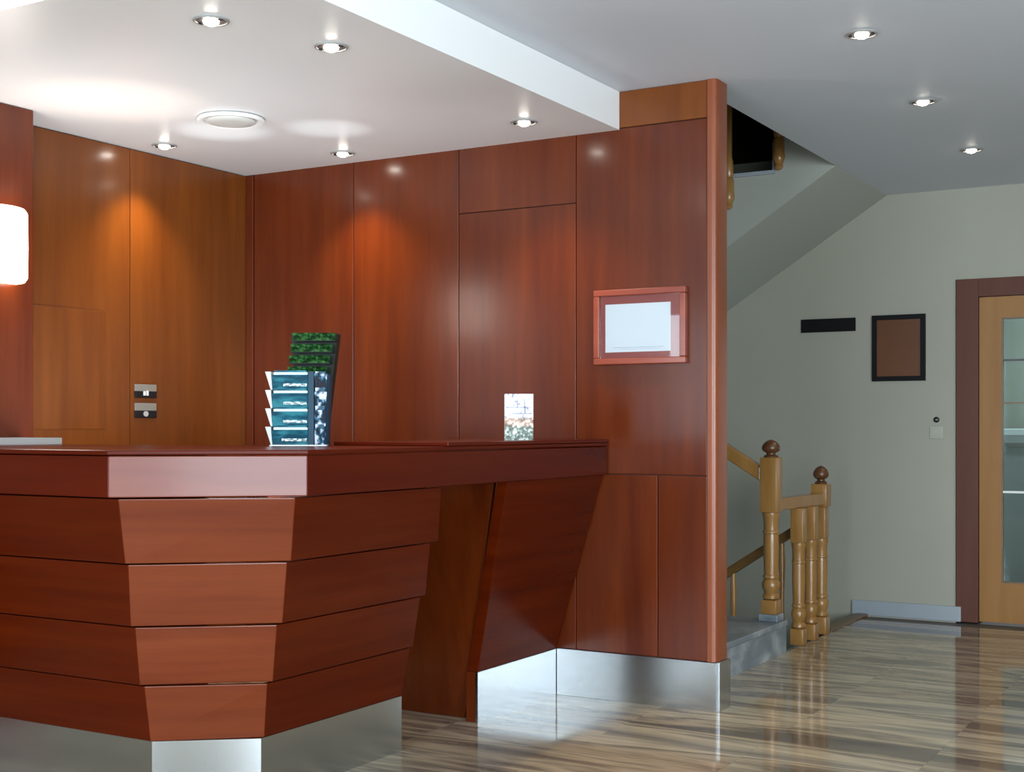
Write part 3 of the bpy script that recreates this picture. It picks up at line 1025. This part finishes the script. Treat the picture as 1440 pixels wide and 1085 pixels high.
M['white_print'] = mprint('white_print_marks', (0.004, 0.05, 0.075), (0.2, 0.3, 0.3), (0.55, 0.6, 0.58), (70, 70, 160), (0.46, 0.52, 0.58))

bx, by = -3.145, 3.838
rk = thing('brochure_rack', 'blue four-tier brochure rack with white edges standing on the counter', 'brochure rack', (bx, by, ZT), RT, local=True)
# local frame: x to the right, -y to the front, z up; the local=True thing takes local coordinates
W0, W1 = -0.108, 0.115


def lob(name, bm, m, par):
    return obj(name, bm, m, par)


bm = bmesh.new()
hexa(bm, [(-0.098, 0.0, 0.0), (0.105, 0.0, 0.0), (0.105, 0.075, 0.0), (-0.098, 0.075, 0.0)],
     [(-0.098, 0.0, 0.262), (0.112, 0.0, 0.262), (0.112, 0.080, 0.262), (-0.098, 0.080, 0.262)])
lob('back_box', bm, M['rack_blue'], rk)
lob('divider', B(0.040, 0.062, -0.046, -0.0005, 0.0, 0.270, bev=0.002), M['rack_blue'], rk)
lob('base', B(-0.098, 0.108, -0.05, -0.0005, 0.0, 0.004), M['rack_white'], rk)
TH4 = 0.0665
bro = []
for k in range(4):
    z0 = 0.005 + k * TH4
    z1 = z0 + TH4 - 0.004
    # tilted front wall of the pocket: white flared side edge on the left, teal face, pale lip on top
    bm = bmesh.new()
    hexa(bm, [(-0.090, -0.036, z0), (0.0395, -0.036, z0), (0.0395, -0.033, z0), (-0.090, -0.033, z0)],
         [(-0.090, -0.048, z1 - 0.010), (0.0395, -0.048, z1 - 0.010), (0.0395, -0.045, z1 - 0.010), (-0.090, -0.045, z1 - 0.010)])
    pk = lob('pocket', bm, M['teal_print'], rk)
    lob('lip', B(-0.084, 0.0395, -0.0495, -0.0450, z1 - 0.0095, z1, bev=0.001), M['rack_lip'], pk)
    lob('printed_title', B(-0.050 if k else -0.055, 0.036, -0.0432, -0.0412, z0 + 0.012, z0 + 0.022), M['white_print'], pk)
    bm = bmesh.new()
    hexa(bm, [(-0.096, -0.036, z0), (-0.0905, -0.036, z0), (-0.0905, -0.002, z0), (-0.096, -0.002, z0)],
         [(-0.114 + 0.000, -0.050, z1 + 0.002), (-0.094, -0.050, z1 + 0.002), (-0.094, -0.002, z1 + 0.002), (-0.106, -0.002, z1 + 0.002)])
    lob('pocket_side', bm, M['rack_white'] if k != 2 else M['rack_white'], rk)
    bm = bmesh.new()
    dx = 0.0014 * k
    hexa(bm, [(0.064, -0.034, z0), (0.101 + dx, -0.034, z0), (0.101 + dx, -0.031, z0), (0.064, -0.031, z0)],
         [(0.064, -0.044, z1 - 0.004), (0.106 + dx, -0.044, z1 - 0.004), (0.106 + dx, -0.041, z1 - 0.004), (0.064, -0.041, z1 - 0.004)])
    lob('side_pocket', bm, M['side_print'], rk)

mwB = Matrix.Translation((bx, by, ZT)) @ Matrix.Rotation(RT, 4, 'Z')
ORD = ['lowest', 'second lowest', 'second highest', 'topmost']


def booklet(name, label, mw, x0, x1, y0, y1, z0, z1, tilt, mcover, medge, group):
    t = thing(name, label, 'brochure', tuple(mw @ Vector(((x0 + x1) / 2, (y0 + y1) / 2, z0))), RT, group, local=True)
    wd, th, hh = (x1 - x0) / 2, (y1 - y0) / 2, z1 - z0
    bm = bmesh.new()
    hexa(bm, [(-wd, -th, 0), (wd, -th, 0), (wd, -th + 0.0012, 0), (-wd, -th + 0.0012, 0)],
         [(-wd, -th - tilt, hh), (wd, -th - tilt, hh), (wd, -th - tilt + 0.0012, hh), (-wd, -th - tilt + 0.0012, hh)])
    obj('cover', bm, mcover, t)
    bm = bmesh.new()
    a = -th + 0.0013
    hexa(bm, [(-wd + 0.001, a, 0), (wd - 0.001, a, 0), (wd - 0.001, th, 0), (-wd + 0.001, th, 0)],
         [(-wd + 0.001, a - tilt, hh - 0.001), (wd - 0.001, a - tilt, hh - 0.001), (wd - 0.001, th - tilt, hh - 0.001), (-wd + 0.001, th - tilt, hh - 0.001)])
    obj('pages', bm, medge, t)
    return t


for k in range(4):
    z0 = 0.006 + k * TH4
    booklet('brochure', ORD[k] + ' teal brochure in the wide front column of the blue rack', mwB, -0.082, 0.034, -0.030, -0.020, z0, z0 + TH4 + 0.002, 0.012,
            M['teal_print'], M['rack_white'], 'teal brochures in the blue rack')
for k in range(4):
    z0 = 0.006 + k * TH4
    booklet('brochure', ORD[k] + ' pictured brochure in the narrow right column of the blue rack', mwB, 0.066, 0.098 + 0.002 * k, -0.028, -0.020, z0,
            z0 + TH4 + (0.006 if k != 3 else -0.002), 0.008, M['side_print'], M['rack_white'], 'pictured brochures in the blue rack')

gx, gy = -3.290, 4.107
gk = thing('brochure_rack', 'dark green tiered brochure rack behind the blue rack', 'brochure rack', (gx, gy, ZT), RT, local=True)
bm = bmesh.new()
hexa(bm, [(-0.060, 0.0, 0.0), (0.045, 0.0, 0.0), (0.045, 0.07, 0.0), (-0.060, 0.07, 0.0)],
     [(-0.088, 0.0, 0.432), (0.092, 0.0, 0.432), (0.092, 0.10, 0.432), (-0.088, 0.10, 0.432)])
obj('back_box', bm, M['rack_dark'], gk)
mwG = Matrix.Translation((gx, gy, ZT)) @ Matrix.Rotation(RT, 4, 'Z')
for k in range(4):
    zz = 0.268 + k * 0.0435
    sh = 0.007 * k
    bm = bmesh.new()
    hexa(bm, [(-0.100 + sh * 0.9, -0.052, zz), (0.058 + sh * 1.5, -0.052, zz), (0.058 + sh * 1.5, -0.001, zz), (-0.092 + sh * 0.9, -0.001, zz)],
         [(-0.100 + sh * 0.9, -0.052, zz + 0.004), (0.060 + sh * 1.5, -0.052, zz + 0.004), (0.060 + sh * 1.5, -0.001, zz + 0.004), (-0.092 + sh * 0.9, -0.001, zz + 0.004)])
    obj('tier_shelf', bm, M['rack_dark'], gk)
    booklet('brochure', ORD[k] + ' green brochure showing in the dark rack behind the blue one', mwG, -0.096 + sh * 0.9, 0.056 + sh * 1.5, -0.034, -0.024, zz + 0.0045,
            zz + 0.033, 0.010, M['green_print'], M['rack_dark'], 'green brochures in the dark rack')

# printed leaflet standing on the raised top
m, nt, b = mat('leaflet_cover')
N, L = nt.nodes, nt.links
tc = N.new('ShaderNodeTexCoord')
sep = N.new('ShaderNodeSeparateXYZ')
L.new(tc.outputs['Generated'], sep.inputs[0])
mp = N.new('ShaderNodeMapping')
mp.inputs['Scale'].default_value = (90, 90, 90)
L.new(tc.outputs['Object'], mp.inputs[0])
nz = N.new('ShaderNodeTexNoise')
nz.inputs['Scale'].default_value = 1
nz.inputs['Detail'].default_value = 3
L.new(mp.outputs[0], nz.inputs['Vector'])
low = N.new('ShaderNodeValToRGB')
e = low.color_ramp.elements
e[0].position, e[0].color = 0.36, (0.015, 0.030, 0.018, 1)
e[1].position, e[1].color = 0.66, (0.75, 0.78, 0.72, 1)
k = e.new(0.50)
k.color = (0.10, 0.16, 0.11, 1)
L.new(nz.outputs['Fac'], low.inputs['Fac'])
mid = N.new('ShaderNodeValToRGB')
e = mid.color_ramp.elements
e[0].position, e[0].color = 0.36, (0.10, 0.07, 0.03, 1)
e[1].position, e[1].color = 0.66, (0.80, 0.72, 0.60, 1)
k = e.new(0.50)
k.color = (0.52, 0.30, 0.22, 1)
L.new(nz.outputs['Fac'], mid.inputs['Fac'])
upr = N.new('ShaderNodeValToRGB')
e = upr.color_ramp.elements
e[0].position, e[0].color = 0.34, (0.20, 0.21, 0.32, 1)
e[1].position, e[1].color = 0.52, (0.80, 0.82, 0.92, 1)
k = e.new(0.43)
k.color = (0.62, 0.65, 0.80, 1)
L.new(nz.outputs['Fac'], upr.inputs['Fac'])
f1 = N.new('ShaderNodeMapRange')
f1.inputs[1].default_value, f1.inputs[2].default_value = 0.26, 0.34
L.new(sep.outputs['Z'], f1.inputs[0])
f2 = N.new('ShaderNodeMapRange')
f2.inputs[1].default_value, f2.inputs[2].default_value = 0.46, 0.52
L.new(sep.outputs['Z'], f2.inputs[0])
m1 = N.new('ShaderNodeMix')
m1.data_type = 'RGBA'
L.new(f1.outputs[0], m1.inputs['Factor'])
L.new(low.outputs['Color'], m1.inputs[6])
L.new(mid.outputs['Color'], m1.inputs[7])
m2 = N.new('ShaderNodeMix')
m2.data_type = 'RGBA'
L.new(f2.outputs[0], m2.inputs['Factor'])
L.new(m1.outputs[2], m2.inputs[6])
L.new(upr.outputs['Color'], m2.inputs[7])
L.new(m2.outputs[2], b.inputs['Base Color'])
b.inputs['Roughness'].default_value = 0.35
M['leaflet'] = m
M['cream'] = plain('cream_page_edge', (0.80, 0.72, 0.62), 0.6)
M['printink'] = plain('blue_grey_print_ink', (0.10, 0.10, 0.16), 0.6)
lx, ly = -2.725, 4.722
lf = thing('leaflet', 'small upright leaflet with a flower picture on the right end of the counter', 'leaflet', (lx, ly, 1.1427), RT + 0.12, local=True)
obj('cover', B(-0.0585, 0.0585, -0.006, -0.0045, 0.0005, 0.188), M['leaflet'], lf)
obj('pages', B(-0.0580, 0.0580, -0.0044, 0.012, 0.0, 0.187, bev=0.001), M['cream'], lf)
bm = bmesh.new()
box(bm, -0.054, 0.050, -0.0066, -0.0061, 0.131, 0.1335)
box(bm, -0.030, 0.052, -0.0066, -0.0061, 0.107, 0.1095)
box(bm, 0.022, 0.026, -0.0066, -0.0061, 0.1095, 0.131)
box(bm, -0.008, -0.006, -0.0066, -0.0061, 0.1340, 0.166)
box(bm, 0.022, 0.0245, -0.0066, -0.0061, 0.1340, 0.168)
obj('printed_line', bm, M['printink'], lf)

# pale slab lying at the left of the counter
t = thing('document_tray', 'thin pale grey tray lying on the counter at the left edge', 'tray', (-4.31, 3.50, ZT))
bm = bmesh.new()
box(bm, -4.43, -4.19, 3.35, 3.66, ZT + 0.0005, ZT + 0.006, bev=0.001)
obj('tray_base', bm, M['pale_grey'], t)
bm = bmesh.new()
for a in ((-4.43, -4.19, 3.35, 3.358), (-4.43, -4.19, 3.652, 3.66), (-4.43, -4.422, 3.358, 3.652), (-4.198, -4.19, 3.358, 3.652)):
    box(bm, a[0], a[1], a[2], a[3], ZT + 0.0062, ZT + 0.026)
obj('tray_rim', bm, M['pale_grey'], t)
